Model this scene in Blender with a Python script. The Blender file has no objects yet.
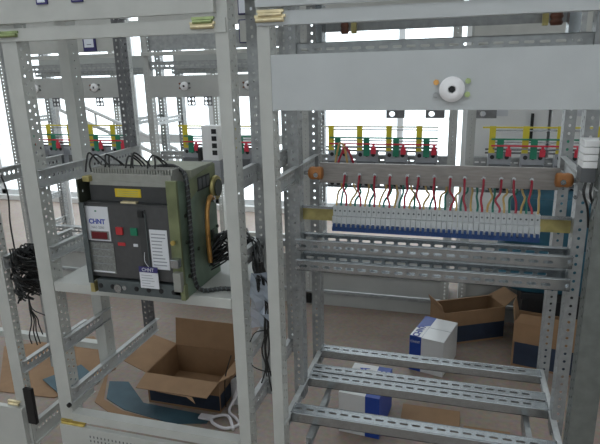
import bpy, bmesh, math, random
from mathutils import Vector, Matrix
random.seed(7)
scene = bpy.context.scene
COL = scene.collection

# ------------------------------------------------------------------ camera
def build_camera():
    f_px, yaw, pit, rol = 550.0, .2882, .2708, -.0248
    f = Vector((-math.sin(yaw)*math.cos(pit), math.cos(yaw)*math.cos(pit), -math.sin(pit)))
    r = Vector((math.cos(yaw), math.sin(yaw), 0)); u = r.cross(f)
    r2 = math.cos(rol)*r + math.sin(rol)*u; u2 = -math.sin(rol)*r + math.cos(rol)*u
    cd = bpy.data.cameras.new('camera'); co = bpy.data.objects.new('camera', cd); COL.objects.link(co)
    cd.sensor_width = 36; cd.lens = 36*f_px/600; cd.clip_start = .02
    m = Matrix.Identity(4)
    for i in range(3):
        m[i][0] = r2[i]; m[i][1] = u2[i]; m[i][2] = -f[i]
    m.translation = Vector((0, -1.36, 1.55)); co.matrix_world = m
    scene.camera = co
build_camera()

# ------------------------------------------------------------------ sky, lights, exposure
w = bpy.data.worlds.new('World'); scene.world = w; w.use_nodes = True
bg = w.node_tree.nodes['Background']; bg.inputs[0].default_value = (.90, .95, 1.0, 1); bg.inputs[1].default_value = 2.7
vs = scene.view_settings; vs.view_transform = 'Standard'; vs.look = 'None'; vs.gamma = 1; vs.exposure = 0.22; vs.use_curve_mapping = False

ROOM = dict(x0=-6.0, x1=4.5, y0=-5.0, y1=4.3, z1=4.0)
def portal(name, loc, rot, sx, sy):
    l = bpy.data.lights.new(name, 'AREA'); l.shape = 'RECTANGLE'; l.size = sx; l.size_y = sy
    l.cycles.is_portal = True
    o = bpy.data.objects.new(name, l); o.location = loc; o.rotation_euler = rot; COL.objects.link(o)
portal('window_daylight_back', (-.75, 4.42, 1.66), (-math.pi/2, 0, 0), 10.2, 3.2)
portal('window_daylight_front', (-.5, -5.1, 2.2), (math.pi/2, 0, 0), 9.6, 1.5)  # portal for the front windows, added behind the camera
ADDED_SKYL = [(-2.9, -1.95, 4.25), (.95, 1.65, -1.2), (2.75, 3.95, 4.25)]      # unseen roof openings added for fill light: y range, end in x
for i, (a, b, xe) in enumerate(ADDED_SKYL):
    portal(f'roof_daylight_{i}', ((xe-5.75)/2, (a+b)/2, ROOM['z1']+.12), (0, 0, 0), xe+5.75, b-a)

# ------------------------------------------------------------------ materials
MATS = {}
def mat(name, col, rough=.5, metal=0.0, noise=0.0, nscale=30, bump=0.0, bscale=200, spec=.5, stretch=None, detail=3):
    m = bpy.data.materials.new(name); m.use_nodes = True
    nt = m.node_tree; b = nt.nodes['Principled BSDF']
    b.inputs['Base Color'].default_value = (*col, 1); b.inputs['Roughness'].default_value = rough
    b.inputs['Metallic'].default_value = metal; b.inputs['Specular IOR Level'].default_value = spec
    tc = nt.nodes.new('ShaderNodeTexCoord'); vec = tc.outputs['Object']
    if stretch:
        mp = nt.nodes.new('ShaderNodeMapping'); mp.inputs['Scale'].default_value = stretch
        nt.links.new(vec, mp.inputs[0]); vec = mp.outputs[0]
    if noise:
        n = nt.nodes.new('ShaderNodeTexNoise'); n.inputs['Scale'].default_value = nscale; n.inputs['Detail'].default_value = detail
        nt.links.new(vec, n.inputs['Vector'])
        r = nt.nodes.new('ShaderNodeValToRGB')
        r.color_ramp.elements[0].position = .3; r.color_ramp.elements[1].position = .7
        r.color_ramp.elements[0].color = (*[max(0, c*(1-noise)) for c in col], 1)
        r.color_ramp.elements[1].color = (*[min(1, c*(1+noise)) for c in col], 1)
        nt.links.new(n.outputs['Fac'], r.inputs[0]); nt.links.new(r.outputs[0], b.inputs['Base Color'])
    if bump:
        n2 = nt.nodes.new('ShaderNodeTexNoise'); n2.inputs['Scale'].default_value = bscale
        nt.links.new(vec, n2.inputs['Vector'])
        bp = nt.nodes.new('ShaderNodeBump'); bp.inputs['Strength'].default_value = bump; bp.inputs['Distance'].default_value = .002
        nt.links.new(n2.outputs['Fac'], bp.inputs['Height']); nt.links.new(bp.outputs[0], b.inputs['Normal'])
    MATS[name] = m
    return m
mat('paint', (.45, .455, .43), .42, 0, .05, 14, .06, 900)
mat('paint_cool', (.455, .475, .48), .4, 0, .04, 10, .06, 900)
mat('paint_far', (.40, .405, .39), .5, 0, .05, 8)
mat('galv', (.40, .425, .44), .27, .9, .08, 60, .03, 300)
mat('galv_dull', (.33, .34, .34), .42, .5, .14, 40)
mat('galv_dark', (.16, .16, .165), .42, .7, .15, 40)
mat('steel_bright', (.62, .64, .66), .25, 1, .1, 50)
mat('tin', (.33, .31, .295), .33, .85, .14, 18, 0, 200, .5, (1, 8, 8))
mat('galv_light', (.47, .48, .48), .36, .35, .10, 50)
mat('galv_aged', (.17, .185, .175), .45, .5, .15, 30)  # darker galvanised: the near right post's shade is put into its colour
mat('zinc_yellow', (.42, .36, .15), .42, .7, .25, 25)
mat('olive', (.20, .225, .12), .4, .55, .3, 12)
mat('olive_green', (.20, .27, .20), .42, .5, .35, 9)
mat('olive_dark', (.035, .04, .028), .45, .3, .3, 12)
mat('brass', (.55, .42, .13), .35, .8, .2, 40)
mat('brass_pale', (.70, .60, .38), .4, .5, .2, 30)
mat('bronze_green', (.30, .36, .17), .35, .6, .25, 40)
mat('copper', (.55, .29, .09), .35, .7, .25, 30)
mat('dark_plastic', (.036, .037, .038), .45, 0, .1, 60)
mat('dark_plastic2', (.055, .055, .056), .5, 0, .1, 60)
mat('black', (.008, .008, .009), .5)
mat('black_rubber', (.012, .012, .012), .42)
mat('base_grey', (.07, .083, .085), .5, 0, .1, 50)
mat('chute_grey', (.26, .26, .235), .6, 0, .08, 40)
mat('chute_top', (.27, .28, .22), .6, 0, .1, 30)
mat('label_white', (.62, .63, .66), .5)
mat('label_grey', (.17, .175, .165), .5, 0, .25, 220)
mat('white', (.80, .80, .80), .45)
mat('white_cold', (.72, .76, .85), .45)
mat('print_blue', (.03, .055, .33), .5)
mat('print_purple', (.035, .03, .14), .5)
mat('print_grey', (.25, .26, .28), .6)
mat('yellow_label', (.58, .43, .02), .5)
mat('red_button', (.42, .025, .03), .4)
mat('red_dark', (.12, .008, .012), .3)
mat('green_button', (.01, .17, .09), .4)
mat('orange', (.42, .17, .05), .5, 0, .2, 30)
mat('brown_ins', (.16, .06, .035), .45, 0, .2, 40)
mat('porcelain', (.80, .79, .80), .3)
mat('mcb_grey', (.44, .455, .46), .5)
mat('mccb_grey', (.30, .31, .33), .5, 0, .06, 40)
mat('mccb_dark', (.10, .105, .11), .5)
mat('toggle_blue', (.012, .05, .17), .4)
mat('w_red', (.34, .012, .035), .4)
mat('w_yellow', (.50, .33, .11), .4)
mat('w_green', (.01, .15, .11), .4)
mat('bus_yellow', (.60, .50, .03), .4)
mat('bus_green', (.01, .20, .11), .4)
mat('bus_red', (.60, .03, .06), .4)
mat('bus_pale', (.60, .60, .50), .4)
mat('cardboard', (.27, .16, .085), .8, 0, .10, 12, .1, 80)
mat('cardboard_in', (.25, .145, .075), .85, 0, .12, 10, .1, 80)
mat('navy_print', (.012, .022, .045), .7, 0, .15, 20)
mat('carton_white', (.60, .60, .60), .28, 0, .03, 15)
mat('carton_blue', (.012, .05, .29), .45, 0, .08, 20)
mat('teal_sheet', (.045, .095, .125), .6, 0, .25, 7, .1, 60)
mat('film', (.62, .66, .72), .25)
mat('teal_cloth', (.012, .075, .115), .7, 0, .3, 9, .2, 60)
mat('white_cable', (.70, .67, .70), .45)
mat('wall_white', (.72, .72, .71), .8, 0, .03, 3)
mat('ceiling_white', (.62, .62, .60), .9)
mat('frame_white', (.70, .71, .72), .4)
mat('meter_face', (.75, .78, .85), .3)

def floor_material():
    m = bpy.data.materials.new('floor_concrete'); m.use_nodes = True; nt = m.node_tree; b = nt.nodes['Principled BSDF']
    tc = nt.nodes.new('ShaderNodeTexCoord')
    n = nt.nodes.new('ShaderNodeTexNoise'); n.inputs['Scale'].default_value = 1.1; n.inputs['Detail'].default_value = 8; n.inputs['Roughness'].default_value = .65
    nt.links.new(tc.outputs['Object'], n.inputs['Vector'])
    r = nt.nodes.new('ShaderNodeValToRGB'); e = r.color_ramp.elements
    e[0].position = .36; e[0].color = (.225, .165, .13, 1); e[1].position = .64; e[1].color = (.30, .245, .21, 1)
    nt.links.new(n.outputs['Fac'], r.inputs[0])
    n2 = nt.nodes.new('ShaderNodeTexNoise'); n2.inputs['Scale'].default_value = 40; n2.inputs['Detail'].default_value = 4
    nt.links.new(tc.outputs['Object'], n2.inputs['Vector'])
    mx = nt.nodes.new('ShaderNodeMixRGB'); mx.blend_type = 'OVERLAY'; mx.inputs[0].default_value = .35
    nt.links.new(r.outputs[0], mx.inputs[1]); nt.links.new(n2.outputs['Color'], mx.inputs[2])
    nt.links.new(mx.outputs[0], b.inputs['Base Color']); b.inputs['Roughness'].default_value = .55
    MATS['floor'] = m
floor_material()
def glass_material():
    m = bpy.data.materials.new('window_glass'); m.use_nodes = True; nt = m.node_tree; nt.nodes.remove(nt.nodes['Principled BSDF'])
    o = nt.nodes['Material Output']; t = nt.nodes.new('ShaderNodeBsdfTransparent'); t.inputs[0].default_value = (.95, .97, .97, 1)
    g = nt.nodes.new('ShaderNodeBsdfGlossy'); g.inputs['Roughness'].default_value = .05
    mx = nt.nodes.new('ShaderNodeMixShader'); mx.inputs[0].default_value = .06
    nt.links.new(t.outputs[0], mx.inputs[1]); nt.links.new(g.outputs[0], mx.inputs[2]); nt.links.new(mx.outputs[0], o.inputs['Surface'])
    MATS['glass'] = m
    m = bpy.data.materials.new('clear_film'); m.use_nodes = True; nt = m.node_tree; nt.nodes.remove(nt.nodes['Principled BSDF'])
    o = nt.nodes['Material Output']; t = nt.nodes.new('ShaderNodeBsdfTransparent'); t.inputs[0].default_value = (.85, .9, .95, 1)
    g = nt.nodes.new('ShaderNodeBsdfPrincipled'); g.inputs['Base Color'].default_value = (.6, .66, .75, 1); g.inputs['Roughness'].default_value = .2
    mx = nt.nodes.new('ShaderNodeMixShader'); mx.inputs[0].default_value = .45
    nt.links.new(t.outputs[0], mx.inputs[1]); nt.links.new(g.outputs[0], mx.inputs[2]); nt.links.new(mx.outputs[0], o.inputs['Surface'])
    MATS['clear_film'] = m
glass_material()
def lamp_material():
    m = bpy.data.materials.new('lamp_tube'); m.use_nodes = True; b = m.node_tree.nodes['Principled BSDF']
    b.inputs['Emission Color'].default_value = (.95, .98, 1, 1); b.inputs['Emission Strength'].default_value = 9.0
    MATS['lamp'] = m  # for the tubes of the added lamps only
lamp_material()

# ------------------------------------------------------------------ geometry helpers
class MB:
    """collects shapes; build() links them as one mesh object"""
    def __init__(s): s.bm = bmesh.new()
    def box(s, x0, x1, y0, y1, z0, z1, bev=0, M=None):
        P = [(x0,y0,z0),(x1,y0,z0),(x1,y1,z0),(x0,y1,z0),(x0,y0,z1),(x1,y0,z1),(x1,y1,z1),(x0,y1,z1)]
        v = [s.bm.verts.new(M @ Vector(p) if M else p) for p in P]
        fs = [s.bm.faces.new([v[i] for i in q]) for q in ((3,2,1,0),(4,5,6,7),(0,1,5,4),(1,2,6,5),(2,3,7,6),(3,0,4,7))]
        if bev:
            ed = set(e for f in fs for e in f.edges)
            bmesh.ops.bevel(s.bm, geom=list(ed), offset=bev, segments=2, profile=.7, affect='EDGES')
        return s
    def poly(s, pts, thick=None):
        v = [s.bm.verts.new(p) for p in pts]; f = s.bm.faces.new(v)
        if thick:
            f.normal_update(); n = f.normal.copy()*thick
            v2 = [s.bm.verts.new(x.co - n) for x in v]
            s.bm.faces.new(v2[::-1]); k = len(v)
            for i in range(k): s.bm.faces.new((v[(i+1)%k], v[i], v2[i], v2[(i+1)%k]))
        return s
    def cyl(s, p, axis, r, h, n=16, r2=None):
        a = Vector(axis).normalized(); t = a.orthogonal().normalized(); b = a.cross(t); p = Vector(p)
        r2 = r if r2 is None else r2
        A = [s.bm.verts.new(p + (t*math.cos(2*math.pi*i/n) + b*math.sin(2*math.pi*i/n))*r) for i in range(n)]
        B = [s.bm.verts.new(p + a*h + (t*math.cos(2*math.pi*i/n) + b*math.sin(2*math.pi*i/n))*r2) for i in range(n)]
        s.bm.faces.new(A[::-1]); s.bm.faces.new(B)
        for i in range(n): s.bm.faces.new((A[i], A[(i+1)%n], B[(i+1)%n], B[i]))
        return s
    def lathe(s, p, axis, prof, n=20):
        a = Vector(axis).normalized(); t = a.orthogonal().normalized(); b = a.cross(t); p = Vector(p); R = []
        for d, r in prof:
            R.append([s.bm.verts.new(p + a*d + (t*math.cos(2*math.pi*i/n) + b*math.sin(2*math.pi*i/n))*max(r, 1e-4)) for i in range(n)])
        s.bm.faces.new(R[0][::-1]); s.bm.faces.new(R[-1])
        for q in range(len(R)-1):
            for i in range(n): s.bm.faces.new((R[q][i], R[q][(i+1)%n], R[q+1][(i+1)%n], R[q+1][i]))
        return s
    def tube(s, pts, r, n=6, sub=5):
        P = [Vector(p) for p in pts]; C = []
        if len(P) > 2:
            for i in range(len(P)-1):
                p0 = P[max(i-1,0)]; p1 = P[i]; p2 = P[i+1]; p3 = P[min(i+2,len(P)-1)]
                for k in range(sub):
                    t = k/sub
                    C.append(.5*((2*p1)+(p2-p0)*t+(2*p0-5*p1+4*p2-p3)*t*t+(3*p1-p0-3*p2+p3)*t**3))
            C.append(P[-1])
        else: C = P
        prev = None; R = []
        for i, c in enumerate(C):
            d = (C[min(i+1,len(C)-1)] - C[max(i-1,0)])
            d = d.normalized() if d.length > 1e-9 else Vector((0,0,1))
            if prev is None: t = d.orthogonal().normalized()
            else:
                t = prev - d*prev.dot(d)
                t = t.normalized() if t.length > 1e-6 else d.orthogonal().normalized()
            prev = t; b = d.cross(t)
            R.append([s.bm.verts.new(c + (t*math.cos(2*math.pi*k/n) + b*math.sin(2*math.pi*k/n))*r) for k in range(n)])
        s.bm.faces.new(R[0][::-1]); s.bm.faces.new(R[-1])
        for q in range(len(R)-1):
            for k in range(n): s.bm.faces.new((R[q][k], R[q][(k+1)%n], R[q+1][(k+1)%n], R[q+1][k]))
        return s
    def plate(s, o, u, v, U, V, holes, th, octo=True):
        """flat plate from corner o along u (length U) and v (width V) with real holes; holes: (cu, cv, hu, hv) half sizes"""
        o = Vector(o); u = Vector(u); v = Vector(v); n = u.cross(v).normalized()
        rows = {}
        for h in holes: rows.setdefault(round(h[1], 5), []).append(h)
        keys = sorted(rows)
        pt = lambda a, b: o + u*a + v*b
        faces = []
        cache = {}
        def V_(a, b):
            k = (round(a,5), round(b,5))
            if k not in cache: cache[k] = s.bm.verts.new(pt(a, b))
            return cache[k]
        def F(*vs):
            q = []
            for x in vs:
                if x not in q: q.append(x)
            if len(q) > 2:
                try: faces.append(s.bm.faces.new(q))
                except ValueError: pass
        cuts = [0] + [(keys[i]+keys[i+1])/2 for i in range(len(keys)-1)] + [V]
        for ri, k in enumerate(keys):
            v0, v1 = cuts[ri], cuts[ri+1]; hs = sorted(rows[k])
            uc = [0] + [(hs[i][0]+hs[i+1][0])/2 for i in range(len(hs)-1)] + [U]
            for i, (cu, cv, hu, hv) in enumerate(hs):
                u0, u1 = uc[i], uc[i+1]
                c = [V_(u0,v0), V_(u1,v0), V_(u1,v1), V_(u0,v1)]
                if octo:
                    m = min(hu, hv)*.586
                    p = [(cu-hu+m,cv-hv),(cu+hu-m,cv-hv),(cu+hu,cv-hv+m),(cu+hu,cv+hv-m),(cu+hu-m,cv+hv),(cu-hu+m,cv+hv),(cu-hu,cv+hv-m),(cu-hu,cv-hv+m)]
                    p = [V_(*x) for x in p]
                    F(c[0],c[1],p[1],p[0]); F(c[1],p[2],p[1]); F(c[1],c[2],p[3],p[2]); F(c[2],p[4],p[3])
                    F(c[2],c[3],p[5],p[4]); F(c[3],p[6],p[5]); F(c[3],c[0],p[7],p[6]); F(c[0],p[0],p[7])
                else:
                    p = [V_(cu-hu,cv-hv), V_(cu+hu,cv-hv), V_(cu+hu,cv+hv), V_(cu-hu,cv+hv)]
                    for a in range(4): b = (a+1)%4; F(c[a],c[b],p[b],p[a])
        if not keys: F(V_(0,0), V_(U,0), V_(U,V), V_(0,V))
        # thickness
        vs = list(cache.values()); low = {x: s.bm.verts.new(x.co - n*th) for x in vs}
        edges = {}
        for f in faces:
            for e in f.edges: edges[e] = edges.get(e, 0)+1
        bound = [(e, f) for f in faces for e in f.edges if edges[e] == 1]
        for f in faces: s.bm.faces.new([low[x] for x in reversed(f.verts)])
        for e, f in bound:
            for l in f.loops:
                if l.edge == e:
                    a, b = l.vert, l.link_loop_next.vert
                    s.bm.faces.new((b, a, low[a], low[b]))
        return s
    def mesh(s, name, smooth=False):
        bmesh.ops.recalc_face_normals(s.bm, faces=s.bm.faces)
        me = bpy.data.meshes.new(name); s.bm.to_mesh(me); s.bm.free()
        if smooth:
            for p in me.polygons: p.use_smooth = True
            me.set_sharp_from_angle(angle=math.radians(40))
        return me
    def build(s, name, m, parent=None, smooth=False):
        return obj(name, s.mesh(name, smooth), m, parent)

def obj(name, me, m=None, parent=None, loc=None, rz=0):
    if m and not me.materials: me.materials.append(MATS[m])
    o = bpy.data.objects.new(name, me); COL.objects.link(o)
    if parent: o.parent = parent
    if loc: o.location = loc
    if rz: o.rotation_euler = (0, 0, rz)
    return o
def thing(name, label, cat, loc=(0,0,0), rz=0, group=None):
    o = bpy.data.objects.new(name, None); COL.objects.link(o); o.empty_display_size = .05
    o.location = loc; o.rotation_euler = (0,0,rz); o['label'] = label; o['category'] = cat
    if group: o['group'] = group
    return o
def tag(o, label, cat, group=None):
    o['label'] = label; o['category'] = cat
    if group: o['group'] = group
    return o
def struct(o): o['kind'] = 'structure'; return o
def copy_tree(o, parent=None):
    c = o.copy(); COL.objects.link(c); c.parent = parent
    for ch in list(o.children): copy_tree(ch, c)
    return c
def text_mesh(txt, size, m, parent, M, name='lettering', bold=0.0):
    cu = bpy.data.curves.new('txt', 'FONT'); cu.body = txt; cu.size = size; cu.align_x = 'CENTER'; cu.align_y = 'CENTER'
    cu.extrude = .0002; cu.offset = bold
    t = bpy.data.objects.new('txt', cu); COL.objects.link(t)
    dg = bpy.context.evaluated_depsgraph_get(); me = bpy.data.meshes.new_from_object(t.evaluated_get(dg))
    bpy.data.objects.remove(t)
    me.transform(M); me.materials.clear(); me.materials.append(MATS[m])
    return obj(name, me, None, parent)
FRONT = Matrix.Rotation(math.pi/2, 4, 'X')      # text facing -Y

# ------------------------------------------------------------------ the hall
def build_hall():
    R = ROOM; x0, x1, y0, y1, z1 = R['x0'], R['x1'], R['y0'], R['y1'], R['z1']
    struct(MB().box(x0-.2, x1+.2, y0-.2, y1+.2, -.1, 0).build('floor', 'floor'))
    cb = MB(); ys = [y0-.2] + [q for ab in ADDED_SKYL for q in ab[:2]] + [y1+.2]
    for i in range(0, len(ys), 2): cb.box(x0-.2, x1+.2, ys[i], ys[i+1], z1, z1+.1)
    cb.box(x0-.2, x0+.25, y0, y1, z1, z1+.1); [cb.box(xe, x1+.2, a, b, z1, z1+.1) for a, b, xe in ADDED_SKYL]
    struct(cb.build('ceiling', 'ceiling_white'))
    for i, (a, b, xe) in enumerate(ADDED_SKYL):
        t = bpy.data.objects.new(f'window_{20+i}', None); COL.objects.link(t); struct(t)  # unseen skylight, added and sized for its light
        f = MB()
        for k in range(7): f.box(x0+.25+k*(xe-x0-.29)/6, x0+.29+k*(xe-x0-.29)/6, a, b, z1+.02, z1+.07)
        f.build('window_frame', 'frame_white', t)
        MB().box(x0+.25, xe, a, b, z1+.04, z1+.046).build('pane', 'glass', t)
    struct(MB().box(x0-.2, x0, y0-.2, y1+.2, 0, z1).build('wall_left', 'wall_white'))
    struct(MB().box(x1, x1+.2, y0-.2, y1+.2, 0, z1).build('wall_right', 'wall_white'))
    def wall(name, ya, yb, wins, zs, zt):
        b = MB(); b.box(x0, x1, ya, yb, zt, z1); b.box(x0, x1, ya, yb, 0, zs)
        xs = [x0] + [q for w_ in wins for q in w_] + [x1]
        for i in range(0, len(xs), 2): b.box(xs[i], xs[i+1], ya, yb, zs, zt)
        struct(b.build(name, 'wall_white'))
    wb = [(-5.8+i*2.1, -5.8+i*2.1+1.98) for i in range(5)]
    wall('wall_back', y1, y1+.2, wb, .06, 3.25)
    wf = [(-5.2+i*2.0, -5.2+i*2.0+1.4) for i in range(5)]  # unseen front windows, added to light the near faces
    wall('wall_front', y0-.2, y0, wf, 1.5, 2.9)
    k = 1
    for wins, yy, zs, zt in ((wb, y1+.08, .06, 3.25), (wf, y0-.12, 1.5, 2.9)):
        for a, c in wins:
            t = bpy.data.objects.new(f'window_{k}', None); COL.objects.link(t); struct(t); k += 1  # back windows, then the added front ones
            f = MB(); f.box(a, c, yy, yy+.05, zs, zs+.06); f.box(a, c, yy, yy+.05, zt-.06, zt)
            f.box(a, a+.06, yy, yy+.05, zs, zt); f.box(c-.06, c, yy, yy+.05, zs, zt)
            f.box((a+c)/2-.03, (a+c)/2+.03, yy, yy+.05, zs, zt); f.box(a, c, yy+.01, yy+.04, 2.2, 2.25)
            f.build('window_frame', 'frame_white', t)
            MB().box(a+.06, (a+c)/2-.03, yy+.02, yy+.026, zs+.06, zt-.06).build('pane', 'glass', t)
            MB().box((a+c)/2+.03, c-.06, yy+.02, yy+.026, zs+.06, zt-.06).build('pane', 'glass', t)
build_hall()

def added_ceiling_lamp(x, y, where):  # unseen tube lamp, added to brighten the foreground
    t = thing('ceiling_lamp', f'white twin tube fluorescent ceiling lamp {where}', 'lamp', (x, y, ROOM['z1']), 0, 'fluorescent lamps under the ceiling')
    MB().box(-.75, .75, -.11, .11, -.06, 0).build('housing', 'white', t)  # housing of the added lamp
    for s in (-1, 1): MB().cyl((-.7, s*.06, -.085), (1,0,0), .018, 1.4, 12).build('tube', 'lamp', t, True)
for x, y, wh in ((-2.4, -1.6, 'behind the breaker cabinet'), (.6, -1.6, 'above the rail cabinet'), (-2.4, -3.4, 'near the entrance side'), (.6, -3.4, 'at the far entrance corner')):
    added_ceiling_lamp(x, y, wh)

# ------------------------------------------------------------------ shared frame pieces
def post_mesh(wd, dp, h, face_holes, side, one=False, pitch=.025):
    """angle-section upright: front face plus one perforated flank (side 'R' at +x, 'L' at -x) and a narrow rear lip"""
    b = MB(); n = int((h-.05)/pitch); zs = [.025+pitch*i for i in range(n)]; t = .0018
    fh = [(z, wd/2, .0045, .004) for z in zs] if face_holes else []
    b.plate((wd, 0, 0), (0,0,1), (-1,0,0), h, wd, fh, t)
    hs = [(z, dp*.30, .0040, .0040) for z in zs] + [(z+pitch*.5 if z+pitch < h else z, dp*.72, .0040, .0040) for z in zs]
    if one: hs = [(z, dp*.5, .0028, .0028) for z in zs]
    if side == 'R':
        b.plate((wd, dp, 0), (0,0,1), (0,-1,0), h, dp-t, [(z, dp-c, a, d) for z, c, a, d in hs], t); b.box(wd-.010, wd-t, dp-t, dp, 0, h); b.box(0, t, t, .010, 0, h)
    else:
        b.plate((0, t, 0), (0,0,1), (0,1,0), h, dp-t, [(z, c-t, a, d) for z, c, a, d in hs], t); b.box(t, .010, dp-t, dp, 0, h); b.box(wd-t, wd, t, .010, 0, h)
    return b.mesh('post')
POST = {}
def post(parent, x0, wd, y, m, face_holes=False, h=2.15, dp=.05, z0=0, one=False):
    side = 'R' if x0 < 0 else 'L'
    h -= z0
    k = (wd, dp, round(h,3), face_holes, m, side, one)
    if k not in POST: POST[k] = post_mesh(wd, dp, h, face_holes, side, one)
    return obj('post', POST[k], m, parent, (x0, y, z0))
def side_rail_mesh(L, hh=.048, lip=.016, pitch=.019):
    """angle profile running along +y, vertical web with holes, top lip towards +x"""
    b = MB(); t = .002; n = int((L-.01)/pitch)
    b.plate((0, 0, -hh), (0,1,0), (0,0,1), L, hh, [(.01+pitch*i, hh*.52, .0058, .0058) for i in range(n)] , t)
    b.box(-t, lip, 0, L, -t, 0); b.box(-t, lip*.5, 0, L, -hh, -hh+t)
    return b.mesh('side_rail')
SR = {}
def side_rail(parent, x, y0, L, ztop, m='galv', flip=False, hh=.048):
    m = 'galv_light' if m == 'galv' else m
    k = (round(L,3), m, hh)
    if k not in SR: SR[k] = side_rail_mesh(L, hh)
    o = obj('side_rail', SR[k], m, parent, (x, y0, ztop))
    if flip: o.location = (x, y0+L, ztop); o.rotation_euler = (0,0,math.pi)
    return o
def cross_rail_mesh(L, dp=.05, hh=.04, web_slots=True, fs=.0048, pitch=.0365, slot=.0125, off=.02):
    """slotted channel along +x; top flange z=0, front web faces -y"""
    b = MB(); t = .002; n = int((L-.03)/pitch)
    c = [(off+pitch*i, slot) for i in range(n) if off+pitch*i+slot < L-.004]
    b.plate((0, 0, 0), (1,0,0), (0,1,0), L, dp, [(u, dp*.5, s, fs) for u, s in c], t)
    b.plate((0, t, -hh), (1,0,0), (0,0,1), L, hh-t, [(u, hh*.45, s, .0042) for u, s in c] if web_slots else [], t)
    b.box(0, L, dp-t, dp, -.007 if web_slots else -hh*.6, -t)
    b.cyl((0, .002, -.001), (1,0,0), .0028, L, 8); b.cyl((0, dp-.002, -.001), (1,0,0), .0028, L, 8)
    b.box(0, L, t, .012, -hh, -hh+t)
    return b.mesh('cross_rail')
CR = {}
def cross_rail(parent, x0, y0, L, ztop, m='galv', dp=.05, hh=.04, ws=True, name='cross_rail', fs=.0048):
    k = (round(L,3), m, dp, hh, ws, fs)
    if k not in CR: CR[k] = cross_rail_mesh(L, dp, hh, ws, fs)
    return obj(name, CR[k], m, parent, (x0, y0, ztop))
def trough_rail_mesh(L, dp=.084, hh=.034, pitch=.0365, slot=.0125, off=.02):
    """channel open to the top: two slotted webs with rolled edges, joined by a floor"""
    b = MB(); t = .002; c = [off+pitch*i for i in range(int((L-.03)/pitch)) if off+pitch*i+slot < L-.004]
    for y in (t, dp): b.plate((0, y, -hh), (1,0,0), (0,0,1), L, hh, [(u, hh*.46, slot, .0042) for u in c], t)
    b.box(0, L, t, dp-t, -hh, -hh+.0015)
    for y0 in (-.002, dp-.010): b.box(0, L, y0, y0+.012, -.0015, .0005); b.cyl((0, y0+.001, 0), (1,0,0), .0026, L, 8); b.cyl((0, y0+.011, 0), (1,0,0), .0022, L, 8)
    return b.mesh('trough_rail')
def hinge(parent, x0, x1, z, m='brass'):
    h = MB(); L = x1-x0
    h.box(x0, x1, -.010, -.001, z+.001, z+.008, .001)
    o = h.build('hinge', m, parent)
    MB().cyl((x0+.004, -.009, z-.004), (1,0,0), .0055, L-.008, 10).build('pin', m, o, True)
    return o
def insulator(parent, x, y, z, r=.031, bolts=True, bm=('copper','galv_dull','bronze_green','bronze_green')):
    i = MB().lathe((x, y, z), (0,-1,0), [(0, r*.92), (.004, r), (.012, r), (.016, r*.86), (.020, r*.55), (.020, r*.30), (.010, r*.28)], 24).build('insulator', 'porcelain', parent, True)
    MB().cyl((x, y-.009, z), (0,-1,0), r*.27, .006, 6).build('stud', 'black', i)
    if bolts:
        for k, (dx, dz) in enumerate(((-1.25, .55), (-1.25, -.45), (1.2, .62), (1.2, -.42))):
            q = MB().cyl((x+dx*r, y, z+dz*r), (0,-1,0), r*.24, .006, 6).build('bolt', bm[k], parent)
    return i

ZL = .515      # lower rails
ZU = 1.268     # upper side rails
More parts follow.
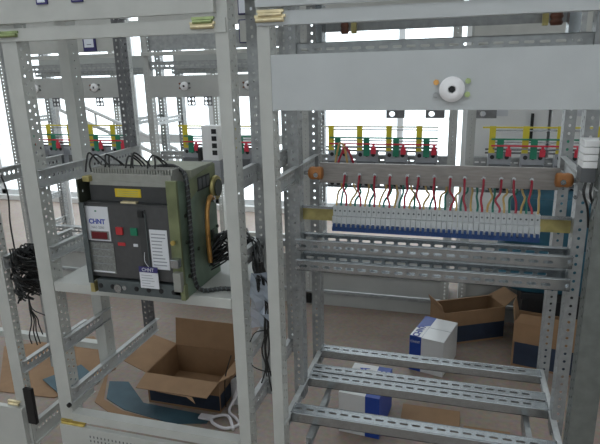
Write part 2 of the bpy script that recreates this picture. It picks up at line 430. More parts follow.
# ------------------------------------------------------------------ cabinet with the rails (nearest, right)
def cabinet_rails():
    t = thing('switchgear_cabinet', 'open grey switchgear frame holding the miniature breaker row and slotted rails', 'cabinet')
    XL, XR, W = -.47, .305, .033
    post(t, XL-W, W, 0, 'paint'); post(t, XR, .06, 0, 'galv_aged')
    for y in (.225, .468):
        post(t, XL-W, W, y, 'galv_dull', True, z0=.462); post(t, XR, W, y if y < .4 else .53, 'galv_dull', True, z0=.462)
    # header, upper door, cover panel
    MB().box(XL-W+.001, XR+.058, -.004, .02, 1.655, 1.688, .001).build('header', 'paint_cool', t)
    d = MB().box(XL-W+.003, XR+.06, -.016, .004, 1.697, 2.15, .002).build('upper_door', 'paint_cool', t)
    MB().box(XL, XR, .002, .006, 1.449, 1.586, .0008).build('cover_panel', 'paint_cool', t)
    MB().box(XL, XR, .006, .022, 1.584, 1.586).build('panel_lip', 'paint_cool', t)
    insulator(t, -.027, .002, 1.497, .029)
    hinge(t, -.505, -.425, 1.672, 'brass_pale'); hinge(t, -.498, -.43, 1.684, 'brass_pale')
    # side rails
    for x, fl in ((XL-.012, False), (XR+.012, True)):
        for z, m in ((ZU, 'galv'), (ZL, 'galv'), (1.80, 'galv_dull')):
            side_rail(t, x, .004, .52, z, m, fl)
    L = XR-XL
    # upper pair of slotted rails
    tm = trough_rail_mesh(L)
    for z in (1.047, .982): obj('trough_rail', tm, 'galv', t, (XL, .178, z))
    # rail carrying the breakers
    MB().box(XL, XR, .262, .268, 1.090, 1.132).build('mounting_rail', 'zinc_yellow', t)
    MB().box(XL, XR, .250, .262, 1.130, 1.138).build('mounting_rail_lip', 'galv', t)
    # bottom rails
    cross_rail(t, XL, .068, L, ZL, dp=.052, hh=.034, ws=False)
    cross_rail(t, XL, .272, L, ZL, dp=.044, hh=.032, ws=False)
    cross_rail(t, XL, .324, L, ZL+.002, dp=.044, hh=.030, ws=False)
    cross_rail(t, XL, .455, L, ZL+.010, dp=.046, hh=.030, ws=False)
    side_rail(t, -.405, .02, .30, ZL-.045, 'galv_dull'); side_rail(t, .235, .02, .30, ZL-.045, 'galv_dull')
    # strap and rear beam at the top
    q = MB(); q.plate((XL, .235, 1.588), (1,0,0), (0,0,1), L, .034, [(.025+.0375*i, .016, .0125, .0036) for i in range(20)], .002)
    q.box(XL, XR, .235, .250, 1.6205, 1.6225); q.build('slotted_strap', 'galv_dull', t)
    MB().box(XL, XR, .50, .506, 1.665, 1.700).build('rear_beam', 'galv_dull', t)
    for x, w_ in ((-.375, .022), (.245, .03)):
        MB().lathe((x, .46, 1.655), (0,0,1), [(0,w_*.5),(.008,w_*.62),(.016,w_*.5),(.024,w_*.62),(.034,w_*.5),(.044,w_*.6),(.055,w_*.45)], 14).build('standoff', 'brown_ins', t, True)
    for x in (-.345, .215):
        MB().box(x-.008, x+.008, .45, .47, 1.655, 1.70, .002).build('clamp', 'zinc_yellow', t)
    MB().box(-.455, -.435, .40, .45, 1.63, 1.74).build('bracket', 'galv', t)
    MB().box(.27, .30, .40, .45, 1.63, 1.74).build('bracket', 'galv', t)
    for z in (1.205, 1.03, .96):
        for x in (XL+.006, XR-.006): MB().cyl((x, .214 if z > 1.1 else .178, z), (0,-1,0), .006, .006, 6).build('bolt', 'steel_bright', t)
    return t
cabinet_rails()

# main busbar with its orange stand-offs and wire bolts
def main_busbar():
    t = thing('busbar', 'tinned flat busbar on orange insulators above the miniature breaker row', 'busbar', (-.08, .268, 1.21))
    MB().box(-.335, .345, 0, .008, 0, .062, .001).build('bar', 'tin', t)
    for s, x in ((-1, -.335), (1, .345)):
        o = MB().lathe((x-(.012*s), -.004, .03), (s,0,0), [(0,.011),(.003,.019),(.012,.021),(.022,.019),(.032,.021),(.042,.018),(.046,.012)], 16).build('insulator', 'orange', t, True)
        MB().cyl((x+.030*s, -.004, .03), (s,0,0), .0075, .018, 6).build('bolt', 'steel_bright', o)
        MB().cyl((x+.006*s, -.024, .028), (0,-1,0), .008, .006, 6).build('nut', 'galv', o)
    return t
BUS = main_busbar()
MCB_N = 40; MX0, MX1 = -.362, .22; MP = (MX1-MX0)/MCB_N
def mcb_row():
    def one():
        t = thing('miniature_breaker', 'slim grey miniature breaker with blue toggle in the row under the busbar', 'breaker', (0,0,0), 0, 'miniature breakers side by side on the mounting rail')
        wd = MP*.94
        b = MB(); b.box(-wd/2, wd/2, -.026, .018, -.034, .036, .0008); b.box(-wd/2, wd/2, -.040, -.026, -.024, .008, .0008)
        b.build('body', 'mcb_grey', t)
        MB().cyl((0, -.0255, .023), (0,-1,0), wd*.22, .0012, 8).build('screw_hole', 'mccb_dark', t)
        g = MB(); g.box(-wd*.30, wd*.30, -.050, -.038, -.024, -.013, .001); g.box(-wd*.53, wd*.53, -.043, -.018, -.037, -.024, .0006)
        g.build('toggle', 'toggle_blue', t)
        return t
    p = one()
    for i in range(MCB_N):
        o = p if i == 0 else copy_tree(p)
        o.location = (MX0+MP*(i+.5), .242, 1.113)
mcb_row()
def mcb_wires():
    k = 0
    bolts = [-.317+.0437*i for i in range(13)]
    for i in range(MCB_N):
        x = MX0+MP*(i+.5); c = i % 3
        kind = ('yellow', 'green', 'red')[c]; j = random.uniform
        end = (x, .228, 1.142)
        if c == 2:
            bx = x + j(-.010, .006)
            pts = [(bx, .258, 1.236), (bx, .250, 1.222), (bx+j(-.003,.003), .247, 1.20), (x+j(-.010,.010), .243, 1.180), (x+j(-.003,.003), .232, 1.16), end]
            MB().cyl((bx, .268, 1.238), (0,-1,0), .0062, .007, 6).build('wire_bolt', 'steel_bright', BUS).location = (.08, -.268, -1.21)
            tagm = 'red wire bolted to the busbar and feeding a miniature breaker'
        else:
            bx = x + j(-.006, .014)
            pts = [(bx+j(-.004,.006), .290, 1.225), (bx+j(0,.008), .285, 1.195), (x+j(-.002,.012), .268, 1.183), (x+j(-.003,.003), .240, 1.163), end]
            tagm = f'{kind} wire dropping behind the busbar to a miniature breaker'
        o = MB().tube(pts, .0032, 6, 4).build('wire', {'yellow':'w_yellow','green':'w_green','red':'w_red'}[kind], None, True)
        tag(o, tagm, 'wire', f'{kind} wires above the miniature breakers')
    # red and yellow looped pair near the bar's end
    for x0, x1, zt, col, lb in ((-.362, -.310, 1.318, 'w_red', 'red wire looped up over the end of the busbar'), (-.370, -.330, 1.330, 'w_yellow', 'yellow wire looped up beside the red loop at the busbar end')):
        o = MB().tube([(x0, .285, 1.21), (x0, .282, 1.26), ((x0+x1)/2-.008, .28, zt-.008), ((x0+x1)/2, .28, zt), ((x0+x1)/2+.01, .28, zt-.012), (x1, .282, 1.26), (x1, .285, 1.21)], .0034, 6, 5).build('looped_wire', col, None, True)
        tag(o, lb, 'wire')
mcb_wires()

# white stacked auxiliary block on the near post
def aux_block():
    t = thing('auxiliary_switch_block', 'off-white four tier switch block on the edge of the rail cabinet', 'switch', (.308, .07, 1.312))
    for i in range(4):
        b = MB().box(-.034, .036, -.03, .03, i*.0165+.002*0, i*.0165+.0152, .002).build('tier', 'white', t) if True else MB().box(-.040, .036, -.03, .03, i*.0195, i*.0195+.018, .002).build('tier', 'white', t)
        MB().box(.002, .020, -.0315, -.0295, i*.0165+.005, i*.0165+.010).build('slot', 'mccb_dark', b)
    MB().box(-.034, .034, -.025, .025, -.035, 0, .002).build('base', 'mccb_dark', t)
    for k in range(4):
        MB().tube([(-.02+.014*k, -.02, -.03), (-.024+.014*k, -.026, -.06), (-.01+.012*k, -.02, -.10), (.0+.01*k, 0, -.15)], .003, 6).build('lead', 'black_rubber', t, True)
aux_block()

# ------------------------------------------------------------------ cabinet with the large breaker
AXL, AXR = -1.235, -.616
def cabinet_breaker():
    t = thing('switchgear_cabinet', 'open grey switchgear frame with a shelf carrying the large air breaker', 'cabinet')
    WL, WR = .052, .036
    post(t, AXL-WL, WL, 0, 'paint'); post(t, AXR, WR, 0, 'paint')
    for y in (.215, .515):
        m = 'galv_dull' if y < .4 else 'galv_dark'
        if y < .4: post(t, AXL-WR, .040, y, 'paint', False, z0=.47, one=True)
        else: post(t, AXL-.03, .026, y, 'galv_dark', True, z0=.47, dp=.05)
        post(t, AXR, WR, y, 'galv_dull', True, z0=.47)
    MB().box(AXL-WL+.001, AXR+WR-.004, -.004, .02, 1.645, 1.680, .001).build('header', 'paint', t)
    d = MB().box(AXL-WL+.003, AXR+WR-.03, -.016, .004, 1.692, 2.15, .002).build('upper_door', 'paint', t)
    for x in (-1.112, -1.0):
        q = MB().box(x-.018, x+.018, -.022, -.016, 1.736, 1.771, .002).build('meter', 'print_purple', d)
        MB().box(x-.012, x+.012, -.0235, -.022, 1.741, 1.766).build('meter_face', 'meter_face', d)
    hinge(t, -1.29, -1.218, 1.666, 'bronze_green'); hinge(t, -.682, -.612, 1.664, 'brass_pale'); hinge(t, -.676, -.614, 1.676, 'bronze_green')
    for x, fl in ((AXL+.003, False), (AXR+.012, True)):
        for z, m in ((ZU+.006, 'galv'), (ZL+.010, 'galv'), (1.80, 'galv_dull')):
            side_rail(t, x, .004, .56, z, m, fl, hh=.056)
        side_rail(t, x, .004, .25, .714, 'galv', fl); side_rail(t, x, .004, .25, 1.03, 'galv', fl)
    # shelf
    MB().box(AXL+.002, AXR-.002, .0, .50, .880, .912, .003).build('shelf', 'paint', t)
    # lower door with louvres, rail over it
    MB().box(AXL-.002, AXR, -.006, .03, .400, .432, .002).build('lower_rail', 'paint', t)
    d = MB().box(AXL-WL+.004, AXR+WR-.004, -.018, .0, .06, .388, .002).build('lower_door', 'paint', t)
    for i in range(26):
        for r in range(5):
            MB().box(-1.165+i*.0072, -1.161+i*.0072, -.0188, -.0178, .355-r*.016, .363-r*.016).build('louvre', 'mccb_dark', d) if i % 2 == 0 else None
    hinge(t, -1.283, -1.185, .394, 'brass')
    MB().cyl((AXL-.006, -.002, .462), (0,-1,0), .008, .008, 10).build('lock', 'black', t)
    return t
cabinet_breaker()

# ------------------------------------------------------------------ neighbouring cabinet at the edge of the picture
def cabinet_edge():
    t = thing('switchgear_cabinet', 'grey switchgear frame at the far-left picture edge with a tangled wire bundle', 'cabinet')
    XR, W = -1.472, .045; XL = -2.14
    post(t, XR, W, 0, 'paint', dp=.03); post(t, XL-W, W, 0, 'paint')
    for y in (.125, .515): post(t, XL-W, .036, y, 'galv_dull', True, z0=.47)
    post(t, XR, .036, .185, 'galv_dull', True, z0=.47, dp=.04)
    for z, m in ((ZU, 'galv'), (.985, 'galv'), (.60, 'galv'), (.36, 'paint')):
        side_rail(t, XR+W+.004, .004, .34, z, m, False, hh=.09 if m == 'paint' else .048); side_rail(t, XL-.02, .004, .56, z, m, False)
    MB().box(XL-W, XR+W, -.004, .02, 1.645, 1.680, .001).build('header', 'paint', t)
    MB().box(XL-W, XR+W-.003, -.016, .004, 1.692, 2.15, .002).build('upper_door', 'paint', t)
    MB().box(XL-W+.003, XR+W-.012, -.018, 0, .06, .42, .002).build('lower_door', 'paint', t)
    hinge(t, XR-.03, XR+.02, .434, 'brass_pale')
    MB().box(XR+W+.001, XR+W+.036, -.010, .004, .36, .50, .002).build('door_magnet', 'black', t)
    MB().box(XL, -1.50, .565, .60, .33, .36, .002).build('rear_rail', 'paint', t)
    return t
cabinet_edge()

# ------------------------------------------------------------------ air circuit breaker
def air_breaker():
    # local frame: origin at shelf level, centre of the front cover
    cx, y0, z0 = -.910, -.035, .913
    t = thing('air_circuit_breaker', 'large dark grey air circuit breaker with olive side plates standing on the shelf', 'breaker', (cx, y0, z0))
    hw = .1445
    # base
    b = MB().box(-hw+.018, hw+.01, -.004, .22, 0, .040, .002).build('base', 'base_grey', t)
    for k in range(7):
        x = -.115+.041*k
        MB().cyl((x, -.0035, .020), (0,-1,0), .0075, .002, 10).build('screw', 'galv' if k == 2 else 'black', b)
    MB().cyl((-.055, -.004, .017), (0,-1,0), .013, .004, 12).build('racking_socket', 'galv', b)
    # main body and front cover
    MB().box(-hw+.012, hw-.008, .03, .235, .040, .305, .002).build('body', 'dark_plastic', t)
    fc = MB(); fc.box(-hw, hw, 0, .05, .047, .268, .006); cover = fc.build('front_cover', 'dark_plastic2', t)
    MB().box(-hw+.004, hw-.006, -.001, .03, .264, .2695, .001).build('cover_edge', 'dark_plastic', cover)
    def pl(name, x0, x1, z0_, z1_, m, y=-.001, par=cover): return MB().box(x0, x1, y-.0012, y+.004, z0_, z1_).build(name, m, par)
    lab = pl('name_label', -.140, -.062, .158, .258, 'label_white')
    text_mesh('CHNT', .0195, 'print_blue', lab, Matrix.Translation((-.102, -.0026, .214)) @ FRONT, 'lettering', .0007)
    text_mesh('NA1-2000', .010, 'print_grey', lab, Matrix.Translation((-.101, -.0026, .197)) @ FRONT, 'lettering')
    MB().box(-.106, -.100, -.0028, -.0022, .243, .247).build('emblem', 'green_button', lab)
    fr = pl('display_frame', -.128, -.066, .161, .187, 'label_grey', -.0015, lab)
    MB().box(-.124, -.072, -.0045, -.0028, .164, .184).build('display', 'red_dark', fr)
    ct = pl('controller', -.138, -.056, .060, .152, 'label_grey')
    MB().box(-.134, -.060, -.0035, -.0025, .0625, .0665).build('trim_line', 'label_white', ct)
    for k in range(3): MB().box(-.130, -.066, -.0032, -.0022, .132-.022*k, .1335-.022*k).build('trim_line', 'print_grey', ct)
    MB().box(-.040, -.018, -.006, 0, .180, .202, .002).build('off_button', 'red_button', cover)
    MB().box(.008, .030, -.006, 0, .180, .202, .002).build('on_button', 'green_button', cover)
    MB().box(-.040, -.016, -.0022, 0, .147, .156).build('red_mark', 'red_button', cover)
    MB().box(.012, .026, -.0022, 0, .147, .155).build('white_mark', 'label_white', cover)
    MB().box(.038, .060, -.004, 0, .09, .255, .001).build('handle_slot', 'dark_plastic', cover)
    MB().box(.040, .056, -.010, -.002, .235, .253, .001).build('handle', 'black', cover)
    MB().box(.059, .062, -.005, 0, .08, .245).build('slot_edge', 'base_grey', cover)
    rp = pl('rating_plate', .068, .124, .085, .200, 'label_white')
    for k in range(10):
        L = random.uniform(.028, .046)
        MB().box(.073, .073+L, -.0028, -.0022, .186-.010*k, .189-.010*k).build('print_line', 'print_grey', rp)
    # hanging tag
    tg = MB().box(.030, .090, -.014, -.012, .030, .090).build('hanging_tag', 'label_white', t)
    MB().box(.030, .090, -.0155, -.0115, .078, .094).build('tag_header', 'print_purple', tg)
    text_mesh('CHNT', .014, 'label_white', tg, Matrix.Translation((.060, -.0165, .086)) @ FRONT)
    for k in range(5): MB().box(.036, .036+random.uniform(.025,.045), -.0148, -.014, .068-.008*k, .0693-.008*k).build('print_line', 'print_grey', tg)
    MB().tube([(.065, -.013, .09), (.052, -.014, .11), (.050, -.008, .135)], .0009, 5).build('tag_string', 'label_white', tg)
    # upper band with yellow warning label
    up = MB().box(-hw+.016, hw-.014, .018, .06, .27, .318, .002).build('upper_band', 'dark_plastic', t)
    yl = MB().box(-.042, .042, .0155, .019, .285, .308).build('warning_label', 'yellow_label', up)
    for k in range(3): MB().box(-.034, .034, .0148, .0156, .289+.006*k, .2905+.006*k).build('print_line', 'bronze_green', yl)
    MB().box(-.02, .03, .004, .018, .2685, .274, .001).build('seal_tab', 'brass_pale', up)
    # secondary terminal strip, fins and arc chute tops
    st = MB().box(-hw+.022, hw-.006, .022, .10, .318, .348, .002).build('terminal_strip', 'chute_grey', t)
    MB().box(-hw+.020, hw-.004, .017, .030, .316, .327, .001).build('strip_ledge', 'chute_grey', st)
    for k in range(30):
        x = -.120+.0088*k
        MB().box(x, x+.0046, .028, .075, .345, .362, .0006).build('terminal', 'chute_grey', st)
    MB().box(-hw+.03, hw+.02, .095, .245, .30, .352, .003).build('arc_chute', 'chute_top', t)
    # side plates
    lp = MB(); lp.plate((-hw-.002, -.012, .03), (0,0,1), (0,1,0), .305, .20, [(.03+.04*i, .02, .004, .004) for i in range(7)] + [(.05+.08*i, .10, .008, .008) for i in range(3)], .003)
    lp.build('side_plate', 'olive_dark', t)
    MB().box(-hw-.004, -hw+.012, -.014, -.010, .03, .27).build('plate_edge', 'base_grey', t)
    MB().box(-hw+.004, -hw+.026, .006, .03, .326, .342, .002).build('corner_clip', 'zinc_yellow', t)
    MB().box(-hw-.002, -hw+.012, -.012, .02, .0, .028, .002).build('foot', 'zinc_yellow', t)
    # the near, right side plate with flange
    x = hw+.016
    rp2 = MB().box(x-.026, x+.006, -.004, .008, .012, .338, .001).build('front_flange', 'olive', t)
    s = MB(); s.poly([(x+.006, .004, .0), (x+.006, .245, .0), (x+.006, .245, .22), (x+.006, .225, .285), (x+.006, .14, .305), (x+.006, .006, .338)], .003)
    sp = s.build('side_plate', 'olive_green', t)
    s = MB(); s.poly([(x+.006, .05, .325), (x+.006, .245, .348), (x+.006, .245, .27), (x+.006, .22, .278), (x+.006, .14, .298), (x+.006, .07, .27)], .002)
    s.build('rear_plate', 'olive', t)
    MB().box(x-.004, x+.0085, .12, .205, .285, .325, .001).build('window_recess', 'black', sp)
    for k in range(3): MB().box(x+.0075, x+.010, .128+.026*k, .146+.026*k, .290, .320, .001).build('louvre', 'mccb_dark', sp)
    MB().lathe((x+.009, .232, .275), (1,0,0), [(0,.036),(.004,.038),(.010,.036),(.012,.02)], 20).build('cam_disc', 'zinc_yellow', sp, True)
    MB().lathe((x+.021, .232, .275), (1,0,0), [(0,.026),(.003,.026)], 20).build('disc_face', 'olive_dark', sp, True)
    MB().tube([(x+.014, .205, .245), (x+.016, .18, .255), (x+.017, .155, .225), (x+.017, .148, .18), (x+.016, .150, .12), (x+.015, .155, .06)], .0075, 8).build('copper_lever', 'copper', sp, True)
    MB().cyl((x+.008, .205, .245), (1,0,0), .010, .012, 10).build('lever_pivot', 'steel_bright', sp, True)
    MB().box(x+.008, x+.012, .19, .205, .10, .15, .001).build('slot', 'olive_dark', sp)
    for yy, zz in ((.03,.06),(.03,.16),(.035,.235),(.24,.05),(.24,.15),(.10,.12)):
        MB().cyl((x+.006, yy, zz), (1,0,0), .006, .003, 8).build('rivet', 'olive_dark', sp)
    MB().box(x-.018, x+.006, -.022, -.004, .03, .085, .002).build('lock_block', 'chute_grey', sp)
    MB().box(x-.020, x+.004, -.026, -.004, .10, .125, .002).build('catch', 'galv', sp)
    MB().box(x-.004, x+.010, -.010, .01, .0, .045, .002).build('foot', 'olive', sp)
    MB().cyl((x-.012, -.012, .17), (0,-1,0), .007, .006, 8).build('bolt', 'brass', sp)
    # row of black cable clips running down the plate
    for k in range(16):
        MB().box(x+.007, x+.013, .052-.001*k, .062-.001*k, .305-.017*k, .316-.017*k, .001).build('edge_tooth', 'black', sp)
    return t
ACB = air_breaker(); ACB.scale = (1, 1, 1.035)

def spiral_cable(name, pts, r, rw, label, turns_per_m=70, core='black_rubber', wrap='base_grey'):
    t = thing(name, label, 'cable', pts[0])
    P = [Vector(p)-Vector(pts[0]) for p in pts]
    MB().tube(P, r, 8, 6).build('core', core, t, True)
    # wrapping helix
    C = []
    for i in range(len(P)-1):
        p0 = P[max(i-1,0)]; p1 = P[i]; p2 = P[i+1]; p3 = P[min(i+2,len(P)-1)]
        for k in range(24):
            q = k/24; C.append(.5*((2*p1)+(p2-p0)*q+(2*p0-5*p1+4*p2-p3)*q*q+(3*p1-p0-3*p2+p3)*q**3))
    C.append(P[-1]); L = 0; H = []
    for i in range(len(C)):
        if i: L += (C[i]-C[i-1]).length
    N = int(L*turns_per_m*8); seg = 0; acc = 0; cum = [0]
    for i in range(1, len(C)): cum.append(cum[-1]+(C[i]-C[i-1]).length)
    for k in range(N+1):
        d = L*k/N
        while seg < len(C)-2 and cum[seg+1] < d: seg += 1
        f = (d-cum[seg])/max(1e-6, cum[seg+1]-cum[seg]); c = C[seg].lerp(C[seg+1], min(1, f)); dr = (C[seg+1]-C[seg]).normalized()
        a = dr.cross(Vector((.3,.5,.8))).normalized(); b = dr.cross(a); an = 2*math.pi*d*turns_per_m
        H.append(c + (a*math.cos(an)+b*math.sin(an))*r*.95)
    MB().tube(H, rw, 4, 1).build('spiral_wrap', wrap, t)
    return t
spiral_cable('wrapped_cable', [(-.752, .03, 1.275), (-.734, .008, 1.245), (-.733, .006, 1.16), (-.733, .004, 1.05), (-.731, .004, .96), (-.715, .015, .925), (-.67, .05, .920), (-.625, .055, .920)], .0065, .0022, 'black spiral wrapped cable running down the olive plate and along the shelf')
def top_wires():
    spots = [(-1.065, 'first from the shelf corner'), (-1.045, ''), (-1.00, ''), (-.985, ''), (-.93, ''), (-.915, ''), (-.90, ''), (-.855, ''), (-.835, '')]
    for i, (x, _) in enumerate(spots):
        j = random.uniform
        o = MB().tube([(x, .01, 1.272), (x+j(-.006,.006), .012, 1.300), (x+j(-.004,.012), .025, 1.318+j(0,.012)), (x+.016+j(-.004,.012), .045, 1.30), (x+.022, .075, 1.276), (x+.05, .10, 1.272)], .0027, 6).build('control_wire', 'black_rubber', None, True)
        tag(o, 'thin black control wire looping over the air breaker terminals', 'wire', 'black control wires on top of the air breaker')
    o = MB().tube([(-1.06, .09, 1.276), (-.98, .085, 1.279), (-.90, .09, 1.276), (-.83, .06, 1.288), (-.79, .05, 1.288), (-.752, .03, 1.275)], .006, 8).build('trunk_cable', 'black_rubber', None, True)
    tag(o, 'black trunk cable lying along the top of the air breaker', 'cable')
top_wires()
def harness(name, label, gen, n, m='black_rubber', r=.0028):
    t = thing(name, label, 'cable bundle', gen(None))
    for i in range(n):
        MB().tube([Vector(p)-t.location for p in gen(i)], r, 5, 4).build('strand', m, t, True)
    return t
def gen_a(i):
    if i is None: return (-.735, .20, .925)
    j = random.uniform; k = i/22
    return [(-.765+j(-.01,.01), .13+j(-.03,.03), .93+.03*k), (-.72+j(-.02,.02), .20+j(-.04,.04), .94+.11*j(.1,1)), (-.66+j(-.02,.02), .22+j(-.05,.04), .95+.11*j(0,1)),
            (-.605+j(-.02,.01), .19+j(-.03,.03), .99+.05*j(0,1)), (-.565+j(-.01,.01), .09+j(-.03,.03), .97+j(0,.035)), (-.545, .05+j(-.02,.02), .94+j(-.02,.03))]
harness('wiring_harness', 'black wiring harness fanning out from the air breaker across the shelf', gen_a, 36)
def gen_a2(i):
    if i is None: return (-.535, .05, .60)
    j = random.uniform
    return [(-.54+j(-.01,.01), .05, 1.02-.03*j(0,1)), (-.525+j(-.012,.012), .05, .93), (-.528+j(-.012,.012), .045, .84), (-.535+j(-.02,.012), .045, .74), (-.53+j(-.008,.008), .045, .68), (-.528+j(-.03,.02), .045, .62+j(-.04,.04))]
harness('hanging_wires', 'thin black wires hanging in the gap between the two front frames', gen_a2, 5, r=.0024)
o = MB().tube([(-.53, .045, .80), (-.565, .04, .79), (-.59, .04, .73), (-.58, .04, .68), (-.535, .04, .665), (-.51, .04, .67)], .0018, 5).build('loose_wire', 'black_rubber', None, True)
tag(o, 'single thin black wire bowed out in the gap between the frames', 'wire')
def film_wrap():
    b = MB(); N = 9; V = []
    for i in range(N):
        for k in range(4):
            V.append(b.bm.verts.new((-.578+.06*k/3+random.uniform(-.004,.004), .05+.012*random.uniform(-1,1), .975-.022*i+.012*k/3)))
    for i in range(N-1):
        for k in range(3): b.bm.faces.new((V[i*4+k], V[i*4+k+1], V[i*4+k+5], V[i*4+k+4]))
    b.bm.faces.ensure_lookup_table()
    bmesh.ops.solidify(b.bm, geom=list(b.bm.faces), thickness=.001)
    o = b.build('plastic_film', 'clear_film'); tag(o, 'crumpled clear plastic film hanging under the harness between the frames', 'plastic film')
film_wrap()
def gen_c(i):
    if i is None: return (-1.392, .05, .86)
    j = random.uniform
    x = -1.392; y = .02+.02*j(-1,1)
    a = j(0, 6.28); pts = [(x+j(-.015,.02), .05+j(-.03,.05), .985+j(0,.02))]
    for k in range(5):
        a += j(.8, 1.9)
        w_ = .078*(1 - .10*k)
        pts.append((x+.022*math.cos(a)+j(-.008,.008), max(.012, .065+w_*math.sin(a)+j(-.01,.01)), .965-.034*k+j(-.02,.02)))
    return pts
harness('hanging_harness', 'tangled black wire bundle hanging from the side rail at the edge', gen_c, 42, r=.003)
def gen_c2(i):
    if i is None: return (-1.39, .05, .80)
    j = random.uniform; q = j(-1,1)
    return [(-1.39, .05, .83), (-1.39+.01*q, .05, .78), (-1.38, .06+.05*q, .74), (-1.38, .06+.09*q, .70+j(-.02,.02)), (-1.38, .07+.10*q, .665+j(-.02,.01))]
harness('loose_wire_ends', 'loose black wire ends dangling below the tangled bundle', gen_c2, 5, r=.0022)
o = MB().tube([(-1.40, .03, 1.25), (-1.395, .04, 1.18), (-1.40, .035, 1.09), (-1.395, .03, 1.0)], .0026, 6).build('drop_wire', 'black_rubber', None, True); tag(o, 'black wire dropping from the upper rail to the tangled bundle', 'wire')

# ------------------------------------------------------------------ second row of cabinets
R2 = 2.0
R2LBL = ['grey switchgear frame in the back row, seen past the frame edge with two meters', 'grey switchgear frame in the back row directly behind the air breaker',
         'grey switchgear frame in the back row behind the miniature breaker row', 'grey switchgear frame in the back row next to the teal stack']
def mccb(x, z, where, wd=.128, big=False):
    t = thing('molded_case_breaker', f'grey molded case breaker {where}', 'breaker', (x, R2-.03, z), 0, 'molded case breakers in the back row')
    MB().box(-wd/2, wd/2, .005, .07, -.20, .03, .003).build('body', 'mccb_grey', t)
    MB().box(-wd/2+.006, wd/2-.006, -.022, .005, -.155, -.035, .003).build('front_cover', 'mccb_dark', t)
    MB().box(-.012, .012, -.045, -.02, -.105, -.08, .002).build('toggle', 'black', t)
    for r_, zz in ((0, .006), (1, -.178)):
        for k in (-1, 0, 1):
            MB().cyl((k*wd*.31, .006, zz), (0,-1,0), .0125, .003, 10).build('terminal_hole', 'black', t)
    MB().box(-wd/2, wd/2, -.008, .004, -.200, -.188).build('terminal_edge', 'mccb_dark', t)
    return t
MC = []
def row2(ci, x0, x1, nb, bx0, door=True, meters=(), ins=(), brackets=()):
    t = thing('switchgear_cabinet', R2LBL[ci], 'cabinet', (0,0,0)); W = .045
    for x in (x0, x1-W):
        for y in (R2, R2+.42): post(t, x, W, y, 'galv_dull' if y > R2+.1 else 'paint_far', True, 2.15)
    L = x1-x0-2*W; xa = x0+W; xb = x1-W
    MB().box(xa, xb, R2-.002, R2+.003, 1.39, 1.53, .001).build('cover_panel', 'paint_far', t)
    for x in ins: insulator(t, x, R2-.002, 1.462, .028, True, ('brown_ins','brown_ins','mccb_dark','mccb_dark'))
    cross_rail(t, xa, R2+.01, L, 1.62, 'galv_dull', dp=.04, hh=.05)
    cross_rail(t, xa, R2+.30, L, 1.59, 'galv_dull', dp=.05, hh=.05)
    MB().box(xa, xb, R2+.36, R2+.37, 1.545, 1.675, .002).build('rear_plate', 'paint_far', t)
    MB().box(x0, x1, R2-.012, R2+.03, 1.658, 1.682, .002).build('header', 'paint', t)
    if door:
        d = MB().box(x0+.01, x1-.01, R2-.02, R2-.002, 1.695, 2.15, .003).build('upper_door', 'paint', t)
        for mx, mz in meters:
            MB().box(mx-.048, mx+.048, R2-.034, R2-.02, mz-.045, mz+.045, .003).build('meter', 'print_purple', d)
            f_ = MB().box(mx-.036, mx+.036, R2-.036, R2-.033, mz-.020, mz+.037).build('meter_face', 'meter_face', d)
            MB().box(mx-.015, mx+.018, R2-.0375, R2-.0355, mz-.004, mz).build('meter_needle', 'mccb_dark', d)
    elif ci == 2:
        MB().box(x0+.01, x1-.01, R2-.02, R2-.002, 1.86, 2.15, .003).build('upper_door', 'paint', t)
    else:
        MB().box(xa, xb, R2+.02, R2+.03, 1.69, 1.80, .002).build('inner_beam', 'galv_dull', t)
        MB().cyl((x0+.55, R2+.02, 1.75), (0,-1,0), .012, .02, 10).build('knob', 'black', t)
        d = MB().box(x0+.01, x1-.01, R2-.02, R2-.002, 1.83, 2.15, .003).build('upper_door', 'paint', t)
    for x in brackets:
        b = MB(); b.plate((x-.03, R2-.005, 1.335), (1,0,0), (0,0,1), .06, .06, [(.016,.016,.009,.009),(.044,.016,.009,.009),(.016,.044,.009,.009),(.044,.044,.009,.009)], .003)
        b.build('bracket', 'galv_dark', t)
    if ci > 1:
        for x in ((-.385, -.155) if ci == 2 else (.13,)):
            b = MB(); b.plate((x-.055, R2-.005, 1.255), (1,0,0), (0,0,1), .11, .07, [(.035,.025,.016,.014)], .003); b.build('drop_bracket', 'galv_dark', t)
            MB().box(x-.02, x+.02, R2-.003, R2+.002, 1.325, 1.395).build('bracket_arm', 'galv_dark', t)
    # rails for the breakers and lower structure
    cross_rail(t, xa, R2+.05, L, 1.02, 'galv_dull', dp=.04, hh=.05); cross_rail(t, xa, R2+.05, L, .86, 'galv_dull', dp=.04, hh=.05)
    for x, fl in ((xa-.012, False), (xb+.012, True)):
        for z in (ZU-.02, .62, .40): side_rail(t, x, R2, .46, z, 'galv', fl)
    cross_rail(t, xa, R2+.06, L, .42, 'galv_dull', dp=.05, hh=.04)
    # plinth with stepped ledges
    MB().box(x0, x1, R2+.0, R2+.46, 0, .085, .003).build('plinth', 'paint_far', t)
    MB().box(x0, x1, R2-.012, R2+.02, .085, .10, .002).build('plinth_ledge', 'galv_dull', t)
    MB().box(xa, xb, R2+.03, R2+.04, .10, .24, .002).build('lower_panel', 'paint_far', t)
    MB().box(xa, xb, R2+.0, R2+.06, .235, .25, .002).build('panel_ledge', 'galv_dull', t)
    MB().box(xa, xb, R2+.05, R2+.06, .25, .335, .002).build('lower_panel', 'paint_far', t)
    # breakers and colour coded bars
    words = ['first', 'second', 'third', 'fourth', 'fifth']
    bays = ['behind the edge frame', 'behind the air breaker', 'behind the miniature breakers', 'beside the teal stack']
    ks = [k for k in range(nb) if not (ci == 1 and k == 1)]
